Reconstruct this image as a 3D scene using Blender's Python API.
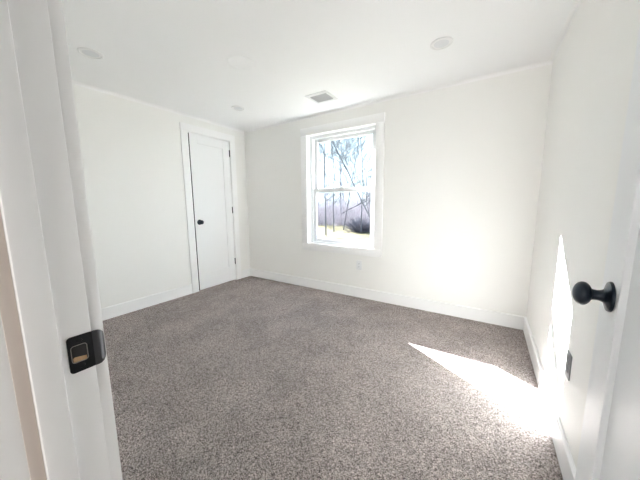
import bpy, bmesh, math, random
from mathutils import Vector, Matrix, noise
scn = bpy.context.scene
for o in list(bpy.data.objects):
    bpy.data.objects.remove(o)
COL = scn.collection
R = math.radians

# ------------------------------------------------------------------ camera
CAM_H = 1.1438
pt, yw, rl, FPX = 0.1351, 0.5712, -0.0082, 261.09
fw = Vector((-math.sin(yw)*math.cos(pt), math.cos(yw)*math.cos(pt), -math.sin(pt)))
rt = Vector((math.cos(yw), math.sin(yw), 0)); up = rt.cross(fw)
r2 = rt*math.cos(rl)+up*math.sin(rl); u2 = up*math.cos(rl)-rt*math.sin(rl)
cd = bpy.data.cameras.new('camera'); cam = bpy.data.objects.new('camera', cd); COL.objects.link(cam)
cd.sensor_width = 36; cd.lens = FPX*36/640; cd.clip_start = .01; cd.clip_end = 400
M4 = Matrix((r2, u2, -fw)).transposed().to_4x4(); M4.translation = (0, 0, CAM_H)
cam.matrix_world = M4
scn.camera = cam

# ------------------------------------------------------------------ sky, sun, exposure
world = bpy.data.worlds.new('sky'); scn.world = world; world.use_nodes = True
nt = world.node_tree; nt.nodes.clear()
wo = nt.nodes.new('ShaderNodeOutputWorld'); bg = nt.nodes.new('ShaderNodeBackground')
tc = nt.nodes.new('ShaderNodeTexCoord'); sp = nt.nodes.new('ShaderNodeSeparateXYZ'); cr = nt.nodes.new('ShaderNodeValToRGB')
cr.color_ramp.elements[0].position = 0.0; cr.color_ramp.elements[0].color = (.72, .90, 1.0, 1)
cr.color_ramp.elements[1].position = .7; cr.color_ramp.elements[1].color = (.50, .72, 1.0, 1)
nt.links.new(tc.outputs['Generated'], sp.inputs[0]); nt.links.new(sp.outputs['Z'], cr.inputs[0])
nt.links.new(cr.outputs[0], bg.inputs[0]); nt.links.new(bg.outputs[0], wo.inputs[0])
bg.inputs[1].default_value = .17

SUN = Vector((1.585, -1.0, -.815))
ld = bpy.data.lights.new('sun', 'SUN'); ld.energy = 4.6; ld.angle = R(.35); ld.color = (.97, .985, 1.0)
so = bpy.data.objects.new('sun', ld); COL.objects.link(so); so.location = (-10, 10, 9)
so.rotation_euler = SUN.to_track_quat('-Z', 'Y').to_euler()

# added fill light, no window there: brightens the room from the unseen hall
la = bpy.data.lights.new('hall_fill', 'AREA'); la.shape = 'RECTANGLE'; la.size = 2.0; la.size_y = 1.8; la.energy = 2.7; la.color = (1, .985, .96)
ao = bpy.data.objects.new('hall_fill', la); COL.objects.link(ao); ao.location = (.0, -2.75, 1.25); ao.rotation_euler = (R(90), 0, 0)
HALL_W = .15
vs = scn.view_settings
scn.display_settings.display_device = 'sRGB'
vs.view_transform = 'Standard'; vs.look = 'None'; vs.gamma = 1; vs.use_curve_mapping = False
vs.exposure = 4.72
try:
    scn.cycles.max_bounces = 16; scn.cycles.diffuse_bounces = 12; scn.cycles.transparent_max_bounces = 16
except Exception:
    pass

# ------------------------------------------------------------------ materials
def mat(name, col, rough=.5, metal=0, spec=.5):
    m = bpy.data.materials.new(name); m.use_nodes = True
    b = m.node_tree.nodes['Principled BSDF']
    b.inputs['Base Color'].default_value = (*col, 1); b.inputs['Roughness'].default_value = rough
    b.inputs['Metallic'].default_value = metal; b.inputs['Specular IOR Level'].default_value = spec
    return m
def painted(name, col, rough, scale=60, bump=.06, spec=.5):
    """paint with a faint roller texture"""
    m = mat(name, col, rough, 0, spec); t = m.node_tree; b = t.nodes['Principled BSDF']
    c = t.nodes.new('ShaderNodeTexCoord'); n = t.nodes.new('ShaderNodeTexNoise'); bp = t.nodes.new('ShaderNodeBump')
    n.inputs['Scale'].default_value = scale; n.inputs['Detail'].default_value = 3
    bp.inputs['Strength'].default_value = bump; bp.inputs['Distance'].default_value = .002
    t.links.new(c.outputs['Object'], n.inputs['Vector']); t.links.new(n.outputs[0], bp.inputs['Height'])
    t.links.new(bp.outputs[0], b.inputs['Normal'])
    return m
def mottled(name, c0, c1, scale, rough=.9, stretch=(1, 1, 1), bump=.4, dist=.01):
    m = mat(name, c0, rough, 0, 0); t = m.node_tree; b = t.nodes['Principled BSDF']
    c = t.nodes.new('ShaderNodeTexCoord'); mp = t.nodes.new('ShaderNodeMapping'); n = t.nodes.new('ShaderNodeTexNoise')
    mp.inputs['Scale'].default_value = stretch
    n.inputs['Scale'].default_value = scale; n.inputs['Detail'].default_value = 5
    r = t.nodes.new('ShaderNodeValToRGB'); r.color_ramp.elements[0].position = .35; r.color_ramp.elements[1].position = .65
    r.color_ramp.elements[0].color = (*c0, 1); r.color_ramp.elements[1].color = (*c1, 1)
    bp = t.nodes.new('ShaderNodeBump'); bp.inputs['Strength'].default_value = bump; bp.inputs['Distance'].default_value = dist
    L = t.links.new
    L(c.outputs['Object'], mp.inputs[0]); L(mp.outputs[0], n.inputs['Vector']); L(n.outputs[0], r.inputs[0])
    L(r.outputs[0], b.inputs['Base Color']); L(n.outputs[0], bp.inputs['Height']); L(bp.outputs[0], b.inputs['Normal'])
    return m
def carpet_mat():
    m = mat('carpet', (.3, .26, .24), 1, 0, .05); t = m.node_tree; b = t.nodes['Principled BSDF']; L = t.links.new
    N = t.nodes.new
    c = N('ShaderNodeTexCoord')
    warp = N('ShaderNodeTexNoise'); warp.inputs['Scale'].default_value = 90; warp.inputs['Detail'].default_value = 2
    L(c.outputs['Object'], warp.inputs['Vector'])
    mixv = N('ShaderNodeMixRGB'); mixv.blend_type = 'ADD'; mixv.inputs[0].default_value = .012
    L(c.outputs['Object'], mixv.inputs[1]); L(warp.outputs['Color'], mixv.inputs[2])
    v = N('ShaderNodeTexVoronoi'); v.inputs['Scale'].default_value = 330; v.inputs['Randomness'].default_value = 1
    L(mixv.outputs[0], v.inputs['Vector'])
    # each tuft its own yarn colour
    r = N('ShaderNodeValToRGB'); cs = [(0, (.035, .028, .026)), (.3, (.255, .213, .200)), (.6, (.50, .435, .415)), (1, (.86, .775, .745))]
    r.color_ramp.elements[0].position = 0; r.color_ramp.elements[0].color = (*cs[0][1], 1)
    r.color_ramp.elements[1].position = 1; r.color_ramp.elements[1].color = (*cs[3][1], 1)
    for p, k in cs[1:3]:
        e = r.color_ramp.elements.new(p); e.color = (*k, 1)
    sepc = N('ShaderNodeSeparateColor'); L(v.outputs['Color'], sepc.inputs[0]); L(sepc.outputs[0], r.inputs[0])
    # large soft blotches where the pile leans
    big = N('ShaderNodeTexNoise'); big.inputs['Scale'].default_value = 3.5; big.inputs['Detail'].default_value = 4
    L(c.outputs['Object'], big.inputs['Vector'])
    br = N('ShaderNodeMapRange'); br.inputs[1].default_value = .35; br.inputs[2].default_value = .65
    br.inputs[3].default_value = .9; br.inputs[4].default_value = 1.1; L(big.outputs[0], br.inputs[0])
    mul = N('ShaderNodeMixRGB'); mul.blend_type = 'MULTIPLY'; mul.inputs[0].default_value = 1
    L(r.outputs[0], mul.inputs[1]); L(br.outputs[0], mul.inputs[2]); L(mul.outputs[0], b.inputs['Base Color'])
    bp = N('ShaderNodeBump'); bp.inputs['Strength'].default_value = .9; bp.inputs['Distance'].default_value = .006; bp.invert = True
    L(v.outputs['Distance'], bp.inputs['Height']); L(bp.outputs[0], b.inputs['Normal'])
    return m
def glass_mat():
    m = bpy.data.materials.new('window_glass'); m.use_nodes = True; t = m.node_tree; t.nodes.clear()
    o = t.nodes.new('ShaderNodeOutputMaterial'); x = t.nodes.new('ShaderNodeMixShader')
    a = t.nodes.new('ShaderNodeBsdfTransparent'); a.inputs[0].default_value = (.97, .985, .98, 1)
    g = t.nodes.new('ShaderNodeBsdfGlossy'); g.inputs['Roughness'].default_value = .01
    x.inputs[0].default_value = .04
    t.links.new(a.outputs[0], x.inputs[1]); t.links.new(g.outputs[0], x.inputs[2])
    t.links.new(x.outputs[0], o.inputs[0]); return m

WALL = painted('wall_paint', (.875, .872, .852), .6)
CEIL = painted('ceiling_paint', (.885, .89, .895), .8)
HALLP = painted('darkened_hall', (.20, .195, .19), .7)  # darkened so the unseen hall bounces less light onto the jamb
TRIM = painted('trim_paint', (.90, .90, .90), .32, 25, .03)
DOOR = painted('door_paint', (.84, .855, .875), .42, 25, .03)
CDOOR = painted('closet_door_paint', (.86, .865, .87), .35, 25, .03)
VINYL = mat('white_vinyl', (.76, .775, .79), .3)
PLATE = mat('white_plastic', (.80, .81, .82), .35)
LENS = mat('frosted_lens', (.70, .71, .73), .5)
RING = mat('lamp_ring', (.80, .80, .80), .4)
BLACK = mat('oil_rubbed_black', (.010, .018, .030), .36, .3)
BLACKP = mat('satin_black_plate', (.008, .009, .011), .33, .4)
STEEL = mat('worn_plate_edge', (.35, .33, .31), .35, .9)
WOOD = mottled('raw_wood', (.42, .25, .13), (.62, .42, .25), 40, .7, (1, 1, .15))
STRIP = mat('beige_shade', (.74, .66, .60), .7)  # beige tone stands for the soft shade beside the stop
DARK = mat('slot_dark', (.02, .02, .02), .8)
METAL = mat('white_enamel', (.72, .73, .74), .4)
GLASS = glass_mat()
CARPET = carpet_mat()
WOODFLOOR = mottled('hall_floor_boards', (.36, .27, .19), (.46, .35, .25), 8, .5, (1, .1, 1), .05)
LAWN = mottled('winter_lawn', (.085, .073, .047), (.135, .118, .08), 1.3, .95, (1, 1, 1), .5, .05)
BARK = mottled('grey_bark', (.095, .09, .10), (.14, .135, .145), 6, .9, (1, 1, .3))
TWIG = mat('twigs', (.075, .073, .08), .9, 0, 0)
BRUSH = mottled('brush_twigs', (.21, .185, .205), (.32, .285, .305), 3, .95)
BUSHM = mottled('bush_twigs', (.065, .06, .08), (.105, .10, .125), 5, .95)
SIDING = painted('outside_siding', (.75, .75, .74), .6)

# ------------------------------------------------------------------ mesh helpers
def box(bm, lo, hi, bevel=0, seg=2):
    x0, y0, z0 = [min(a, b) for a, b in zip(lo, hi)]; x1, y1, z1 = [max(a, b) for a, b in zip(lo, hi)]
    v = [bm.verts.new(p) for p in ((x0,y0,z0),(x1,y0,z0),(x1,y1,z0),(x0,y1,z0),(x0,y0,z1),(x1,y0,z1),(x1,y1,z1),(x0,y1,z1))]
    fs = [bm.faces.new([v[i] for i in f]) for f in ((3,2,1,0),(4,5,6,7),(0,1,5,4),(1,2,6,5),(2,3,7,6),(3,0,4,7))]
    if bevel:
        es = set(e for f in fs for e in f.edges)
        bmesh.ops.bevel(bm, geom=list(es), offset=bevel, segments=seg, affect='EDGES', profile=.5)
def lathe(bm, prof, origin, axis, n=40):
    """profile of (radius, distance along axis)"""
    a = Vector(axis).normalized(); p = a.orthogonal().normalized(); q = a.cross(p); o = Vector(origin)
    rings = []
    for r, d in prof:
        if r < 1e-6: rings.append([bm.verts.new(o+a*d)])
        else: rings.append([bm.verts.new(o+a*d+(p*math.cos(t)+q*math.sin(t))*r) for t in [2*math.pi*i/n for i in range(n)]])
    for A, B in zip(rings, rings[1:]):
        for i in range(n):
            j = (i+1) % n
            if len(A) == 1 and len(B) == 1: continue
            if len(A) == 1: bm.faces.new((A[0], B[i], B[j]))
            elif len(B) == 1: bm.faces.new((A[i], B[0], A[j]))
            else: bm.faces.new((A[i], B[i], B[j], A[j]))
    if len(rings[0]) > 1: bm.faces.new(rings[0])
    if len(rings[-1]) > 1: bm.faces.new(rings[-1][::-1])
def prism(bm, outline, f0, f1):
    """outline of (a, b); f0 / f1 map (a, b) to the near and far 3D point"""
    A = [bm.verts.new(f0(a, b)) for a, b in outline]; B = [bm.verts.new(f1(a, b)) for a, b in outline]
    n = len(outline)
    bm.faces.new(A[::-1]); bm.faces.new(B)
    for i in range(n): bm.faces.new((A[i], A[(i+1) % n], B[(i+1) % n], B[i]))
def obj(name, bm, m, parent=None, smooth=False, loc=None):
    bmesh.ops.recalc_face_normals(bm, faces=bm.faces)
    me = bpy.data.meshes.new(name); bm.to_mesh(me); bm.free()
    for k in (m if isinstance(m, (list, tuple)) else [m]): me.materials.append(k)
    o = bpy.data.objects.new(name, me); COL.objects.link(o)
    if smooth:
        for p in me.polygons: p.use_smooth = True
        try: me.set_sharp_from_angle(angle=R(35))
        except Exception: pass
    if parent: o.parent = parent
    if loc: o.location = loc
    return o
def tag(o, label=None, cat=None, group=None, kind=None):
    if label: o['label'] = label
    if cat: o['category'] = cat
    if group: o['group'] = group
    if kind: o['kind'] = kind
    return o
def empty(name, loc=(0, 0, 0), rz=0):
    o = bpy.data.objects.new(name, None); COL.objects.link(o); o.location = loc; o.rotation_euler = (0, 0, rz)
    o.empty_display_size = .1
    return o
def boxes(name, bl, m, parent=None, bevel=0):
    bm = bmesh.new()
    for lo, hi in bl: box(bm, lo, hi, bevel)
    return obj(name, bm, m, parent, smooth=bool(bevel))

# ------------------------------------------------------------------ room shell
XL, XR, YB, H = -3.215, .351, 2.886, 2.2586          # left wall, right wall, back wall, ceiling
YF, YH = .132, .016                                  # room face and hall face of the door wall
WT = .15
WX0, WX1, WZ0, WZ1 = -2.039, -1.0985, .6235, 2.0254  # window opening
CY0, CY1, CZ = 1.974, 2.590, 2.049                   # closet opening
JX0, JX1, JZ = -.515, .247, 2.032                    # doorway opening
HB = -2.85                                           # far wall of the hall
HX0, HX1 = -1.3, 1.0

def S(o, label, cat): return tag(o, label, cat, kind='structure')
S(boxes('floor', [((XL-.1, YH-.02, -.12), (XR+.1, YB+.1, 0))], CARPET), 'taupe speckled cut-pile carpet covering the bedroom floor', 'floor')
S(boxes('floor_hall', [((HX0-.1, HB-.1, -.12), (HX1+.1, YH-.02, 0))], WOODFLOOR), 'brown board floor of the hall outside the doorway', 'floor')
S(boxes('ceiling', [((XL-.15, YH, H), (XR+.15, YB+.15, H+.12))], CEIL), 'flat white ceiling with recessed lights and a vent', 'ceiling')
S(boxes('ceiling_hall', [((HX0-.15, HB-.15, H), (HX1+.15, YH-.0005, H+.12))], HALLP), 'ceiling of the unseen hall, darkened to bounce less light', 'ceiling')
e = .012
S(boxes('wall_back', [((XL-WT, YB, -.12), (WX0-e, YB+WT, H)), ((WX1+e, YB, -.12), (XR+WT, YB+WT, H)),
                      ((WX0-e, YB, -.12), (WX1+e, YB+WT, WZ0-e)), ((WX0-e, YB, WZ1+e), (WX1+e, YB+WT, H))], WALL), 'warm white back wall with the window in it', 'wall')
S(boxes('wall_left', [((XL-WT, YF, -.12), (XL, CY0-.018, H)), ((XL-WT, CY1+.018, -.12), (XL, YB, H)), ((XL-WT, CY0-.018, CZ+.018), (XL, CY1+.018, H))], WALL),
  'white left wall around the closet door', 'wall')
S(boxes('wall_right', [((XR, YF, -.12), (XR+WT, YB, H))], WALL), 'white right wall behind the open door, with a sun patch', 'wall')
S(boxes('wall_front', [((XL-WT, YH, -.12), (JX0-.018, YF, H)), ((JX1+.018, YH, -.12), (HX1, YF, H)), ((JX0-.018, YH, JZ+.018), (JX1+.018, YF, H))], WALL),
  'white wall with the doorway the photo is taken from', 'wall')
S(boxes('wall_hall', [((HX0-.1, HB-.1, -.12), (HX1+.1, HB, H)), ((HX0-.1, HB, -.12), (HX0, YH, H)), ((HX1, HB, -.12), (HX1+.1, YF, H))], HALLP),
  'walls of the unseen hall, darkened to bounce less light', 'wall')
S(boxes('wall_closet', [((XL-.75, CY0-.3, 0), (XL-.73, CY1+.3, H)), ((XL-.75, CY0-.32, 0), (XL-WT, CY0-.3, H)), ((XL-.75, CY1+.3, 0), (XL-WT, CY1+.32, H)),
                        ((XL-.75, CY0-.3, -.02), (XL-WT, CY1+.3, 0)), ((XL-.75, CY0-.3, H-.02), (XL-WT, CY1+.3, H))], WALL), 'plain walls inside the closed closet', 'wall')

def skirting(name, a, b, n, label, h=.125, t=.015):
    """baseboard from a to b along the wall, n points into the room"""
    a, b, n = Vector((*a, 0)), Vector((*b, 0)), Vector((*n, 0)); bm = bmesh.new()
    out = [(0, 0), (t, 0), (t, h-.006), (t-.006, h), (0, h)]
    prism(bm, out, lambda u, v: a+n*u+Vector((0, 0, v)), lambda u, v: b+n*u+Vector((0, 0, v)))
    return S(obj(name, bm, TRIM), label, 'baseboard')
skirting('baseboard_back', (XL+.015, YB), (XR-.015, YB), (0, -1), 'white baseboard along the back wall under the window')
o = skirting('baseboard_left', (XL, YF), (XL, CY0-.101), (1, 0), 'white baseboard along the left wall before the closet')
skirting('baseboard_left_corner', (XL, CY1+.101), (XL, YB), (1, 0), 'short white baseboard between the closet door and the back corner')
skirting('baseboard_right', (XR, YF+.02), (XR, YB), (-1, 0), 'white baseboard along the right wall behind the open door')
skirting('baseboard_front', (XL+.015, YF), (JX0-.095, YF), (0, 1), 'white baseboard along the doorway wall')

def cove(name, a, b, n, label, s=.026):
    a, b, n = Vector((*a, H)), Vector((*b, H)), Vector((*n, 0)); bm = bmesh.new()
    out = [(0, 0), (s, 0)]+[(s*(1-math.sin(t)), -s*(1-math.cos(t))) for t in [R(x) for x in (20, 40, 60, 75)]]+[(0, -s)]
    prism(bm, out, lambda u, v: a+n*u+Vector((0, 0, v)), lambda u, v: b+n*u+Vector((0, 0, v)))
    return S(obj(name, bm, TRIM, smooth=True), label, 'trim')
cove('trim_1', (XL, YB), (XR, YB), (0, -1), 'small white cove strip between back wall and ceiling')
cove('trim_2', (XL, YF), (XL, YB), (1, 0), 'small white cove strip between left wall and ceiling')
cove('trim_3', (XR, YF), (XR, YB), (-1, 0), 'small white cove strip between right wall and ceiling')

S(boxes('sun_trim_eave', [((XL-.6, YB+WT+.002, 2.065), (XR+.6, YB+WT+.27, 2.33))], SIDING), 'unseen white eave added above the window to trim the sun patch', 'eave')  # added out of view to cut the top of the sun patch

# ------------------------------------------------------------------ window
win = S(empty('window_1', ((WX0+WX1)/2, YB, WZ0)), 'white double-hung window with wide flat casing, bare trees outside', 'window')
ox, oy, oz = win.location
def wbox(name, bl, m, bevel=.002, parent=None):
    return boxes(name, [((a[0]-ox, a[1]-oy, a[2]-oz), (b[0]-ox, b[1]-oy, b[2]-oz)) for a, b in bl], m, parent or win, bevel)
cw, ct = .093, .021
wbox('casing', [((WX0-cw, YB-ct, WZ1), (WX1+cw, YB-.0005, WZ1+cw)), ((WX0-cw, YB-ct, WZ0-cw), (WX1+cw, YB-.0005, WZ0)),
                ((WX0-cw, YB-ct, WZ0), (WX0, YB-.0005, WZ1)), ((WX1, YB-ct, WZ0), (WX1+cw, YB-.0005, WZ1))], TRIM, .0012)
wbox('jamb_liner', [((WX0-e, YB, WZ0-e), (WX0, YB+.075, WZ1+e)), ((WX1, YB, WZ0-e), (WX1+e, YB+.075, WZ1+e)),
                    ((WX0, YB, WZ1), (WX1, YB+.075, WZ1+e)), ((WX0, YB, WZ0-e), (WX1, YB+.075, WZ0))], TRIM, 0)
FY0, FY1, fwid = YB+.055, YB+.15, .042
wbox('vinyl_frame', [((WX0, FY0, WZ0), (WX0+fwid, FY1, WZ1)), ((WX1-fwid, FY0, WZ0), (WX1, FY1, WZ1)),
                     ((WX0+fwid, FY0, WZ1-.035), (WX1-fwid, FY1, WZ1)), ((WX0+fwid, FY0, WZ0), (WX1-fwid, FY1, WZ0+.02))], VINYL, .002)
SX0, SX1 = WX0+fwid, WX1-fwid; ZM0, ZM1 = 1.300, 1.350
def sash(name, y, z0, z1, rail0, rail1, st=.046):
    s = wbox(name, [((SX0+.001, y, z0), (SX0+st, y+.03, z1)), ((SX1-st, y, z0), (SX1-.001, y+.03, z1)),
                    ((SX0+st, y, z0), (SX1-st, y+.03, z0+rail0)), ((SX0+st, y, z1-rail1), (SX1-st, y+.03, z1))], VINYL, .003)
    wbox('glass_pane', [((SX0+st-.003, y+.012, z0+rail0-.003), (SX1-st+.003, y+.016, z1-rail1+.003))], GLASS, 0, s)
    return s
lower = sash('lower_sash', FY0+.012, WZ0+.0205, ZM1, .042, .05)
upper = sash('upper_sash', FY0+.052, ZM0, WZ1-.0355, .05, .038)
bm = bmesh.new(); xm = (SX0+SX1)/2
box(bm, (xm-.03-ox, FY0+.010-oy, ZM1+.0005-oz), (xm+.03-ox, FY0+.035-oy, ZM1+.010-oz), .003)
box(bm, (xm-.006-ox, FY0+.002-oy, ZM1+.010-oz), (xm+.022-ox, FY0+.020-oy, ZM1+.018-oz), .003)
obj('sash_lock', bm, VINYL, lower, True)
wbox('outside_trim', [((WX0-.08, FY1+.001, WZ1-.035), (WX1+.08, FY1+.03, WZ1+.08)), ((WX0-.08, FY1+.001, WZ0-.08), (WX1+.08, FY1+.03, WZ0-.01)),
                      ((WX0-.08, FY1+.001, WZ0-.01), (WX0+.02, FY1+.03, WZ1-.035)), ((WX1-.02, FY1+.001, WZ0-.01), (WX1+.08, FY1+.03, WZ1-.035))], SIDING, 0)

# ------------------------------------------------------------------ door knobs and hinges
def knob_set(parent, x, y, z, s=1.0, n=48):
    """round knob on a round rose, standing out along the parent's -x"""
    ax = (-1, 0, 0)
    bm = bmesh.new()
    # profile runs outward from the stem to the crown of the knob
    prof = [(.0115*s, .030*s)]
    for t in range(19):
        a = R(24)+(math.pi-R(24))*t/18
        prof.append((max(.0278*math.sin(a), 0)*s, (.0470-.0170*math.cos(a))*s))
    prof[-1] = (0, prof[-1][1])
    lathe(bm, prof, (x, y, z), ax, n)
    k = obj('door_knob', bm, BLACK, parent, True)
    bm = bmesh.new()
    lathe(bm, [(.0345*s, .0003), (.0345*s, .003*s), (.0328*s, .0055*s), (.027*s, .0075*s), (.020*s, .0095*s), (.0155*s, .012*s), (.0135*s, .014*s)], (x, y, z), ax, n)
    obj('rosette', bm, BLACK, k, True)
    bm = bmesh.new()
    lathe(bm, [(.0150*s, .013*s), (.0128*s, .017*s), (.0118*s, .023*s), (.0125*s, .029*s), (.0135*s, .0345*s)], (x, y, z), ax, n)
    obj('stem', bm, BLACK, k, True)
    return k
def hinge(parent, x, y, z, hh=.089, leafdir=1):
    bm = bmesh.new()
    for i in range(5):
        z0 = z-hh/2+i*hh/5
        lathe(bm, [(.0062, z0+.0006), (.0068, z0+.0014), (.0068, z0+hh/5-.0014), (.0062, z0+hh/5-.0006)], (x, y, 0), (0, 0, 1), 16)
    lathe(bm, [(.003, z-hh/2-.004), (.005, z-hh/2), (.005, z+hh/2), (.003, z+hh/2+.004)], (x, y, 0), (0, 0, 1), 12)
    return obj('hinge', bm, BLACK, parent, True)
def shaker_leaf(parent, name, W, Z0, Z1, T, stile, top, bottom, rec, m, sides=(0, 1)):
    """leaf across x 0..T, y 0..W; recessed flat panel on both faces"""
    bm = bmesh.new(); b = .0012
    box(bm, (0, 0, Z0), (T, stile, Z1), b, 1); box(bm, (0, W-stile, Z0), (T, W, Z1), b, 1)
    box(bm, (0, stile, Z1-top), (T, W-stile, Z1), 0); box(bm, (0, stile, Z0), (T, W-stile, Z0+bottom), 0)
    f = obj(name, bm, m, parent, True)
    bm = bmesh.new(); box(bm, (rec, stile-.004, Z0+bottom-.004), (T-rec, W-stile+.004, Z1-top+.004))
    obj('recessed_panel', bm, m, parent)
    return f

# entry door, swung open against the right wall
dr = S(empty('door_2', (.209, .155, 0), R(-3.23)), 'white shaker entry door standing open beside the right wall, black knob', 'door')
DW = .757
shaker_leaf(dr, 'door_frame', DW, .014, 2.018, .035, .1255, .115, .2, .012, DOOR)
knob_set(dr, 0, DW-.0735, .930)
# the same knob on the side towards the wall
holder = bpy.data.objects['door_knob']
k2 = holder.copy(); COL.objects.link(k2); k2.parent = dr
for ch in list(holder.children):
    c = ch.copy(); COL.objects.link(c); c.parent = k2
k2.matrix_local = Matrix.Translation((.035, 2*(DW-.0735), 0)) @ Matrix.Rotation(math.pi, 4, 'Z') @ Matrix.Scale(1, 4)
k2.scale = (.82, 1, 1)
bm = bmesh.new(); box(bm, (.006, DW-.0005, .930-.0285), (.029, DW+.0012, .930+.0285), .0004, 1)
box(bm, (.011, DW+.001, .930-.009), (.024, DW+.011, .930+.009), .003)
tag(obj('latch', bm, BLACKP, dr, True), 'black latch plate on door edge')
for z in (.25, 1.05, 1.82): hinge(dr, .041, -.001, z)

# door frame of the entry doorway (jamb, stop, casings), with the strike plate on its left side
dj = S(empty('trim_4', ((JX0+JX1)/2, (YF+YH)/2, 0)), 'white painted door frame around the doorway, seen close at left', 'door frame')
def jbox(name, bl, m, bevel=.0015):
    c = dj.location
    return boxes(name, [((a[0]-c[0], a[1]-c[1], a[2]), (b[0]-c[0], b[1]-c[1], b[2])) for a, b in bl], m, dj, bevel)
jt = .018
jbox('jamb', [((JX0-jt, YH, 0), (JX0, YF, JZ+jt)), ((JX1, YH, 0), (JX1+jt, YF, JZ+jt)), ((JX0, YH, JZ), (JX1, YF, JZ+jt))], TRIM, .0018)
S0, S1, sth = .061, .0935, .011
jbox('stop', [((JX0+.0001, S0, 0), (JX0+sth, S1, JZ)), ((JX1-sth, S0, 0), (JX1-.0001, S1, JZ)), ((JX0+sth, S0, JZ-sth), (JX1-sth, S1, JZ-.0001))], TRIM, .004)
tag(jbox('stop_shade_strip', [((JX0+.0001, .0465, 0), (JX0+.0022, S0-.0002, JZ-.002))], STRIP, .0008), 'beige strip painted as soft shade along the stop')  # thin strip that paints in the stop's soft shade
rv = .004; cwd = .085
for nm, y0, y1 in (('casing', YF+.0002, YF+.0172), ('casing', YH-.0172, YH-.0002)):
    xr = min(JX1+rv+cwd, XR-.002) if y0 > .1 else JX1+rv+cwd
    jbox(nm, [((JX0-rv-cwd, y0, 0), (JX0-rv, y1, JZ+rv)), ((JX1+rv, y0, 0), (xr, y1, JZ+rv)), ((JX0-rv-cwd, y0, JZ+rv), (xr, y1, JZ+rv+cwd))], TRIM, .003)

# strike plate: D-shaped lip, slotted hole over a bored pocket
sp_ = tag(empty('strike_plate', (JX0, .12, .9205)), 'black strike plate with curved lip and slotted hole on left door jamb', 'strike plate')
bm = bmesh.new()
hh = .0288; y0, yl = -.0185, .0135
# outline with rounded left corners, in (y, z); the lip bends out past the jamb edge
th = .0016
hy0, hy1, hz0, hz1 = -.0145, .0035, -.0125, .0135
def rrect(a0, a1, b0, b1, r, n=5):
    P = []
    for cx, cy, s in ((a1-r, b1-r, 0), (a0+r, b1-r, 90), (a0+r, b0+r, 180), (a1-r, b0+r, 270)):
        for i in range(n+1):
            t = R(s+90*i/n); P.append((cx+r*math.cos(t), cy+r*math.sin(t)))
    return P
outer = rrect(y0, yl, -hh, hh, .005); inner = rrect(hy0, hy1, hz0, hz1, .0035)
of = [bm.verts.new((th, a, b)) for a, b in outer]; inf = [bm.verts.new((th, a, b)) for a, b in inner]
ob = [bm.verts.new((.0001, a, b)) for a, b in outer]; ib = [bm.verts.new((.0001, a, b)) for a, b in inner]
n = len(outer)
for i in range(n):
    j = (i+1) % n
    bm.faces.new((of[i], of[j], inf[j], inf[i])); bm.faces.new((ob[j], ob[i], ib[i], ib[j]))
    bm.faces.new((of[j], of[i], ob[i], ob[j])); bm.faces.new((inf[i], inf[j], ib[j], ib[i]))
obj('plate', bm, BLACKP, sp_, True)
bm = bmesh.new()                                    # curved lip
prof = [(th+.00005, .0115), (th+.0004, .0160), (th+.0002, .0195), (th-.0008, .0232), (th-.0028, .0262), (th-.0060, .0280)]
rows = []
for k, (x, y) in enumerate(prof):
    w = hh*(1 if k < 2 else (.98, .90, .76, .56)[k-2])
    rows.append([Vector((x, y, w*(-1+2*i/12))) for i in range(13)])
top = [[bm.verts.new(p) for p in r] for r in rows]; bot = [[bm.verts.new(p+Vector((-.0012, -.0008, 0))) for p in r] for r in rows]
for k in range(len(rows)-1):
    for i in range(12):
        bm.faces.new((top[k][i], top[k][i+1], top[k+1][i+1], top[k+1][i])); bm.faces.new((bot[k][i], bot[k+1][i], bot[k+1][i+1], bot[k][i+1]))
for k in range(len(rows)-1):
    for i in (0, 12): bm.faces.new((top[k][i], top[k+1][i], bot[k+1][i], bot[k][i]))
for i in range(12):
    bm.faces.new((top[-1][i], top[-1][i+1], bot[-1][i+1], bot[-1][i])); bm.faces.new((top[0][i], bot[0][i], bot[0][i+1], top[0][i+1]))
obj('curved_lip', bm, mat('lip_sheen', (.07, .07, .075), .3, .7), sp_, True)  # lip colour lightened to paint in the window light it reflects
bm = bmesh.new()                                    # worn bright edge round the hole
ia = rrect(hy0-.0009, hy1+.0009, hz0-.0009, hz1+.0009, .0042); ic = rrect(hy0+.0001, hy1-.0001, hz0+.0001, hz1-.0001, .0034)
A = [bm.verts.new((th+.0003, a, b)) for a, b in ia]; B = [bm.verts.new((th+.0003, a, b)) for a, b in ic]
A2 = [bm.verts.new((th-.0009, a, b)) for a, b in ia]; B2 = [bm.verts.new((th-.0009, a, b)) for a, b in ic]
for i in range(n):
    j = (i+1) % n
    bm.faces.new((A[i], A[j], B[j], B[i])); bm.faces.new((B[i], B[j], B2[j], B2[i])); bm.faces.new((A[j], A[i], A2[i], A2[j])); bm.faces.new((A2[i], A2[j], B2[j], B2[i]))
tag(obj('worn_edge', bm, STEEL, sp_, True), 'bright worn rim of the latch hole')
bm = bmesh.new()                                    # shallow pocket behind the hole: dark back, raw wood floor
box(bm, (.0002, hy0, hz0), (.0006, hy1, hz1))
obj('latch_pocket', bm, DARK, sp_)
bm = bmesh.new()
prism(bm, [(hy0+.001, hz0+.0003), (hy1-.001, hz0+.0003), (hy1-.001, hz0+.006), (hy0+.003, hz0+.0085), (hy0+.001, hz0+.007)], lambda a, b: Vector((.0007, a, b)), lambda a, b: Vector((.0011, a, b)))
tag(obj('exposed_wood', bm, WOOD, sp_), 'raw wood showing in the latch hole')
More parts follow.
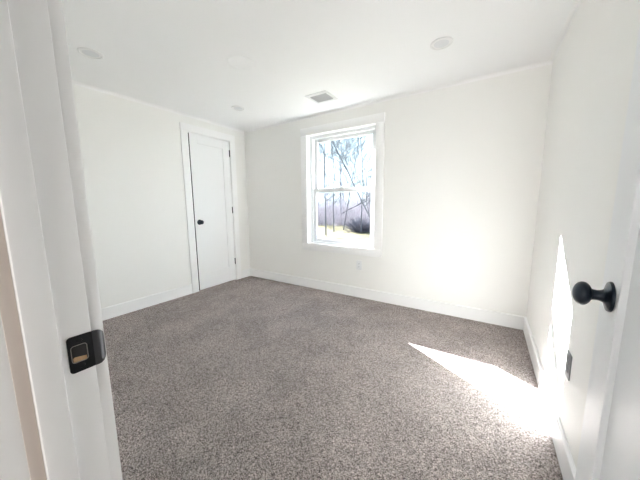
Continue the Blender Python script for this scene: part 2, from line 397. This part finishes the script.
for zz in (.0205, -.0205):
    bm = bmesh.new(); lathe(bm, [(.0036, th), (.0034, th+.0004), (.0015, th+.0006), (0, th+.0005)], (0, -.004, zz), (1, 0, 0), 16)
    obj('screw', bm, BLACKP, sp_, True)

# ------------------------------------------------------------------ closet door
dc = S(empty('door_1', (XL, CY1, 0)), 'white shaker closet door on the left wall, black knob and three black hinges', 'door')
LW = .606
bm = bmesh.new(); T = .035; st, tr, brl = .108, .11, .215; Z0, Z1 = .012, 2.044
def cb(bm, a, b, bev=0): box(bm, a, b, bev, 1)
AJ = Matrix.Rotation(R(1.6), 4, 'Z')               # stands a touch ajar
def cobj(name, bm, m, par=dc, smooth=True):
    bmesh.ops.transform(bm, matrix=AJ, verts=bm.verts)
    return obj(name, bm, m, par, smooth)
y1, y0 = -.004, -.004-LW
cb(bm, (-T, y1-st, Z0), (0, y1, Z1), .0012); cb(bm, (-T, y0, Z0), (0, y0+st, Z1), .0012)
cb(bm, (-T, y0+st, Z1-tr), (0, y1-st, Z1)); cb(bm, (-T, y0+st, Z0), (0, y1-st, Z0+brl))
cobj('door_frame', bm, CDOOR)
bm = bmesh.new(); cb(bm, (-T+.001, y0-.0010, Z0+.001), (-.001, y0-.0001, Z1-.001)); tag(cobj('gap_shade_strip', bm, mat('gap_shade', (.045, .045, .05), .6), smooth=False), 'dark strip painted as gap shade on the closet door latch side')  # dark strip paints in the shade of the door gap
bm = bmesh.new(); cb(bm, (-T+.010, y0+st-.004, Z0+brl-.004), (-.010, y1-st+.004, Z1-tr+.004)); cobj('recessed_panel', bm, CDOOR, smooth=False)
kn = knob_set(dc, 0, 0, 0)
kn.matrix_local = AJ @ Matrix.Translation((0, y0+.063, .925)) @ Matrix.Rotation(math.pi, 4, 'Z')
bm = bmesh.new(); cb(bm, (-T+.005, y0-.0022, .925-.0285), (-.003, y0+.0005, .925+.0285)); cb(bm, (-T+.01, y0-.008, .925-.011), (-.008, y0-.001, .925+.011))
tag(cobj('latch', bm, BLACKP), 'black latch on the door edge')
for z in (.30, 1.073, 1.885):
    hinge(dc, .0075, -.001, z)
ct_ = S(empty('trim_5', (XL, CY0, 0)), 'flat white casing around the closet door', 'door casing')
def tb(name, bl, bevel=.0015):
    return boxes(name, [((a[0]-XL, a[1]-CY0, a[2]), (b[0]-XL, b[1]-CY0, b[2])) for a, b in bl], TRIM, ct_, bevel)
tb('casing', [((XL+.0004, CY0-.096, 0), (XL+.018, CY0-.006, CZ+.006)), ((XL+.0004, CY1+.006, 0), (XL+.018, CY1+.096, CZ+.006)), ((XL+.0004, CY0-.096, CZ+.006), (XL+.018, CY1+.096, CZ+.096))])
tb('jamb', [((XL-WT, CY0-.018, 0), (XL, CY0, CZ+.018)), ((XL-WT, CY1, 0), (XL, CY1+.018, CZ+.018)), ((XL-WT, CY0, CZ), (XL, CY1, CZ+.018))])
tb('stop', [((XL-.09, CY0, 0), (XL-.05, CY0+.011, CZ)), ((XL-.09, CY1-.011, 0), (XL-.05, CY1, CZ)), ((XL-.09, CY0+.011, CZ-.011), (XL-.05, CY1-.011, CZ))])

# ------------------------------------------------------------------ ceiling fittings
def wafer(loc, label, r=.075):
    t = tag(empty('recessed_light', loc), label, 'ceiling light', 'round recessed lights in the ceiling')
    bm = bmesh.new(); lathe(bm, [(r*.80, -.0002), (r, -.0002), (r, -.003), (r*.97, -.006), (r*.84, -.0075), (r*.80, -.004)], (0, 0, 0), (0, 0, 1), 48)
    obj('ring', bm, RING, t, True)
    bm = bmesh.new(); lathe(bm, [(r*.80, -.0005), (r*.80, -.0035), (r*.5, -.0045), (0, -.005)], (0, 0, 0), (0, 0, 1), 48)
    obj('diffuser', bm, LENS, t, True)
    return t
wafer((-2.535, .850, H), 'unlit round recessed ceiling light beside the doorway frame, above the left wall')
wafer((-.355, 2.150, H), 'unlit round recessed ceiling light right of the vent, nearest the right wall')
wafer((-2.52, 2.187, H), 'unlit round recessed ceiling light in front of the closet door')
wafer((-.355, .850, H), 'unlit round recessed ceiling light overhead inside the doorway, out of frame')
cp = tag(empty('cover_plate', (-1.72, 1.55, H)), 'faint round white blank cover plate at the middle of the ceiling', 'cover plate')
bm = bmesh.new(); lathe(bm, [(.10, -.0002), (.10, -.001), (.097, -.0022), (0, -.0026)], (0, 0, 0), (0, 0, 1), 48); obj('disc', bm, CEIL, cp, True)

vt = tag(empty('ceiling_vent', (-1.553, 2.472, H)), 'square white metal air vent with slats in the ceiling near the window', 'vent')
bm = bmesh.new(); a, b = .130, .108
for lo, hi in (((-a, -b-.022, -.004), (a, -b+.03, -.0002)), ((-a, b-.03, -.004), (a, b+.022, -.0002)), ((-a, -b+.03, -.004), (-a+.035, b-.03, -.0002)), ((a-.035, -b+.03, -.004), (a, b-.03, -.0002))):
    box(bm, lo, hi, .001, 1)
obj('frame', bm, METAL, vt, True)
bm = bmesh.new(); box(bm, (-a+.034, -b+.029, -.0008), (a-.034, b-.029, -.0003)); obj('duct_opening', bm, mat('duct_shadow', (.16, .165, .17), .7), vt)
for k in range(8):
    bm = bmesh.new(); yy = -b+.038+k*(2*b-.076)/7
    prism(bm, [(-.008, -.002), (.006, -.011), (.007, -.010), (-.007, -.001)], lambda u, v: Vector((-a+.036, yy+u, v)), lambda u, v: Vector((a-.036, yy+u, v)))
    obj('slat', bm, mat('grey_slat', (.5, .51, .52), .4) if k == 0 else bpy.data.materials['grey_slat'], vt)

# ------------------------------------------------------------------ outlets
def outlet(loc, rz, label, PLATE=PLATE):
    t = tag(empty('wall_outlet', loc, rz), label, 'outlet', 'duplex wall outlets')
    bm = bmesh.new(); box(bm, (-.035, -.0055, -.0575), (.035, -.0004, .0575), .002); obj('cover', bm, PLATE, t, True)
    for s in (-1, 1):
        bm = bmesh.new(); prism(bm, [(x, z+s*.0195) for x, z in rrect(-.0165, .0165, -.0140, .0140, .006)], lambda u, v: Vector((u, -.0054, v)), lambda u, v: Vector((u, -.0075, v)))
        sk = obj('socket', bm, PLATE, t, True)
        bm = bmesh.new()
        for x, h2 in ((-.0063, .0042), (.0063, .0035)): box(bm, (x-.001, -.0078, s*.0195+.002-h2), (x+.001, -.0074, s*.0195+.002+h2))
        lathe(bm, [(.0022, .0074), (.0022, .0078)], (0, 0, s*.0195-.0085), (0, -1, 0), 12)
        obj('slots', bm, DARK, sk)
    bm = bmesh.new(); lathe(bm, [(.003, .0054), (.0028, .0062), (0, .0064)], (0, 0, 0), (0, -1, 0), 14); obj('screw', bm, PLATE, t, True)
outlet((-1.288, YB, .405), 0, 'white duplex outlet on the back wall below the window')
outlet((XR, 1.515, .42), R(-90), 'duplex outlet on the right wall just past the open door, its shade painted grey', mat('shaded_plate', (.24, .25, .26), .4))  # shade on the cover plate is put into its grey colour

# ------------------------------------------------------------------ added fill lamp in the unseen hall
hl = tag(empty('hall_fill_lamp', (-.25, -.65, H)), 'added round fill lamp on the unseen hall ceiling behind the doorway', 'ceiling light')
bm = bmesh.new(); lathe(bm, [(.17, -.0003), (.17, -.02), (.165, -.03)], (0, 0, 0), (0, 0, 1), 40); obj('base', bm, METAL, hl, True)
EM = mat('fill_lamp_glow', (.9, .9, .88), .4); EM.node_tree.nodes['Principled BSDF'].inputs['Emission Color'].default_value = (.97, .98, 1, 1)
EM.node_tree.nodes['Principled BSDF'].inputs['Emission Strength'].default_value = HALL_W
bm = bmesh.new(); lathe(bm, [(.160, -.030), (.15, -.055), (.12, -.075), (.07, -.088), (0, -.092)], (0, 0, 0), (0, 0, 1), 40); obj('fill_lamp_shade', bm, EM, hl, True)

# ------------------------------------------------------------------ outdoors
GZ = -.55
bm = bmesh.new()
nx, ny = 70, 70
gv = [[bm.verts.new((-75+110*i/nx, 3.2+95*(j/ny)**1.5, GZ+.10*noise.noise(Vector((i*.35, j*.35, 3)))+max(0, 60*(j/ny)**1.5-18)*.006)) for j in range(ny+1)] for i in range(nx+1)]
for i in range(nx):
    for j in range(ny): bm.faces.new((gv[i][j], gv[i+1][j], gv[i+1][j+1], gv[i][j+1]))
S(obj('lawn', bm, LAWN, smooth=True), 'pale straw-coloured winter lawn outside the window', 'lawn')
def gz(y): return GZ+max(0, 60*((y-3.2)/95)-18)*.006-.06

def tube(bm, pts, rad, n=5):
    prev = None
    for k, p in enumerate(pts):
        d = (pts[min(k+1, len(pts)-1)]-pts[max(k-1, 0)]).normalized(); a = d.orthogonal().normalized(); b = d.cross(a)
        ring = [bm.verts.new(p+(a*math.cos(2*math.pi*i/n)+b*math.sin(2*math.pi*i/n))*rad[k]) for i in range(n)]
        if prev:
            best = min(range(n), key=lambda s: sum((prev[i].co-ring[(i+s) % n].co).length for i in range(n)))
            ring = ring[best:]+ring[:best]
            for i in range(n): bm.faces.new((prev[i], prev[(i+1) % n], ring[(i+1) % n], ring[i]))
        prev = ring
    bm.faces.new(prev)
def limb(rng, p, d, L, wob, up_, k=5):
    pts = [p.copy()]
    for i in range(k):
        d = (d+Vector((rng.uniform(-wob, wob), rng.uniform(-wob, wob), rng.uniform(-wob, wob)+up_))).normalized()
        pts.append(pts[-1]+d*L/k)
    return pts, d
def tree(x, y, h, r, lean, label, group, seed, levels=4, first=.3, spread=.75, name='bare_tree', tm=None):
    rng = random.Random(seed); z = gz(y)
    t = tag(empty(name, (x, y, z)), label, 'tree', group)
    bt, bb = bmesh.new(), bmesh.new()
    pts, d = limb(rng, Vector((0, 0, -.15)), Vector((lean[0], lean[1], 1)).normalized(), h, .10, .03, 9)
    rad = [r*(1-.8*i/9) for i in range(10)]
    tube(bt, pts, rad, 8)
    def grow(p, d, L, rr, lev):
        q, dd = limb(rng, p, d, L, .22, .06, 5)
        tube(bb, q, [max(rr*(1-.75*i/5), .0045) for i in range(6)], 5 if lev < 3 else 3)
        if lev >= levels: return
        for _ in range(rng.choice((3, 4)) if lev < 4 else 3):
            s = rng.uniform(.3, 1); k = min(int(s*5), 4); pp = q[k].lerp(q[k+1], s*5-k)
            ax = (q[k+1]-q[k]).normalized(); side = Vector((rng.gauss(0, 1), rng.gauss(0, 1), rng.gauss(0, .6))); side = (side-ax*side.dot(ax)).normalized()
            grow(pp, (ax+side*spread*rng.uniform(.6, 1.2)).normalized(), L*rng.uniform(.5, .72), rr*.55, lev+1)
    for i in range(9):
        s = first+(1-first)*(i+rng.random()*.6)/9.2; k = min(int(s*9), 8); pp = pts[k].lerp(pts[k+1], s*9-k)
        a = i*2.4+rng.uniform(-.5, .5)
        grow(pp, Vector((math.cos(a), math.sin(a), rng.uniform(.35, .9))).normalized(), h*.33*(1.15-.6*s), rad[k]*.55, 1)
    obj('trunk', bt, tm or BARK, t, True); obj('branches', bb, TWIG, t)
    return t
def spot(px, y):
    '''ground spot at depth y seen at image column px near the horizon'''
    d = fw+r2*(px-320)/FPX-u2*(215-240)/FPX
    return d.x/d.y*y
T_ = [  # x, y, height, radius, lean, label, seed
    (spot(326, 12.2), 12.2, 8.5, .045, (.02, 0), 'tallest straight bare tree nearest the left edge of the window', 3),
    (spot(334, 13.8), 13.8, 7.5, .038, (-.02, 0), 'slim forked bare tree just right of the leftmost tree in the window', 8),
    (spot(384, 11.4), 11.4, 9.0, .045, (-.50, 0), 'bare tree leaning steeply left, its top crossing the upper window pane', 12),
    (spot(361, 14.2), 14.2, 8.0, .04, (.05, .1), 'upright bare tree near the right side of the window', 21),
    (spot(343, 15.4), 15.4, 8.0, .04, (.20, 0), 'slim bare tree leaning right in the middle of the window', 33),
]
for x, y, h, r, ln, lb, sd in T_: tree(x, y, h, r, ln, lb, 'bare trees on the lawn', sd, 5, .22)
rng = random.Random(5)
proto = []
spots = []
while len(spots) < 22:
    y = rng.uniform(19, 31); az = R(rng.uniform(17, 40)); x = -math.tan(az)*y
    if all((x-a)**2+(y-b)**2 > 1.9**2 for a, b in spots): spots.append((x, y))
for i, (x, y) in enumerate(spots):
    lb = 'thin leafless tree in the hazy treeline at the far side of the lawn'
    if i < 4:
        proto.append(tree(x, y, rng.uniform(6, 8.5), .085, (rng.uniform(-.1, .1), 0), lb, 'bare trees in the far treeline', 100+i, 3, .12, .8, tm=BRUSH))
    else:
        s = proto[i % 4]; c = s.copy(); COL.objects.link(c); c.location = (x, y, gz(y)); c.rotation_euler = (0, 0, rng.uniform(0, 6.28)); k = rng.uniform(.75, 1.1); c.scale = (k*.6, k*.6, k)
        for ch in list(s.children):
            q = ch.copy(); COL.objects.link(q); q.parent = c
# undergrowth along the far edge of the lawn
bm = bmesh.new(); rng = random.Random(9)
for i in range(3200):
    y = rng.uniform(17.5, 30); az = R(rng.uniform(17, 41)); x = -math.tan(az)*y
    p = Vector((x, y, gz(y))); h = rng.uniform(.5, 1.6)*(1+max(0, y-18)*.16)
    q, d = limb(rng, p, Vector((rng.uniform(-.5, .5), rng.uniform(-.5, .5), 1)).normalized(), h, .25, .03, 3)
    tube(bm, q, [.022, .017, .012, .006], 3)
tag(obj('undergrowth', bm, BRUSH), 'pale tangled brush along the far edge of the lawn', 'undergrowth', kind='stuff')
# dense dark shrub at the right of the lower pane
bs = tag(empty('garden_shrub', (-6.55, 14.9, gz(14.9))), 'dark rounded twiggy shrub at the right of the lower window pane', 'shrub')
bm = bmesh.new(); rng = random.Random(2)
for i in range(520):
    a = rng.uniform(0, 6.283); el = math.asin(rng.uniform(.05, 1)); d = Vector((math.cos(a)*math.cos(el), math.sin(a)*math.cos(el), math.sin(el)))
    q, _ = limb(rng, Vector((d.x*.15, d.y*.15, 0)), d, rng.uniform(.7, 1.15), .3, .02, 4)
    tube(bm, q, [.014, .012, .010, .009, .006], 3)
obj('twigs', bm, BUSHM, bs)
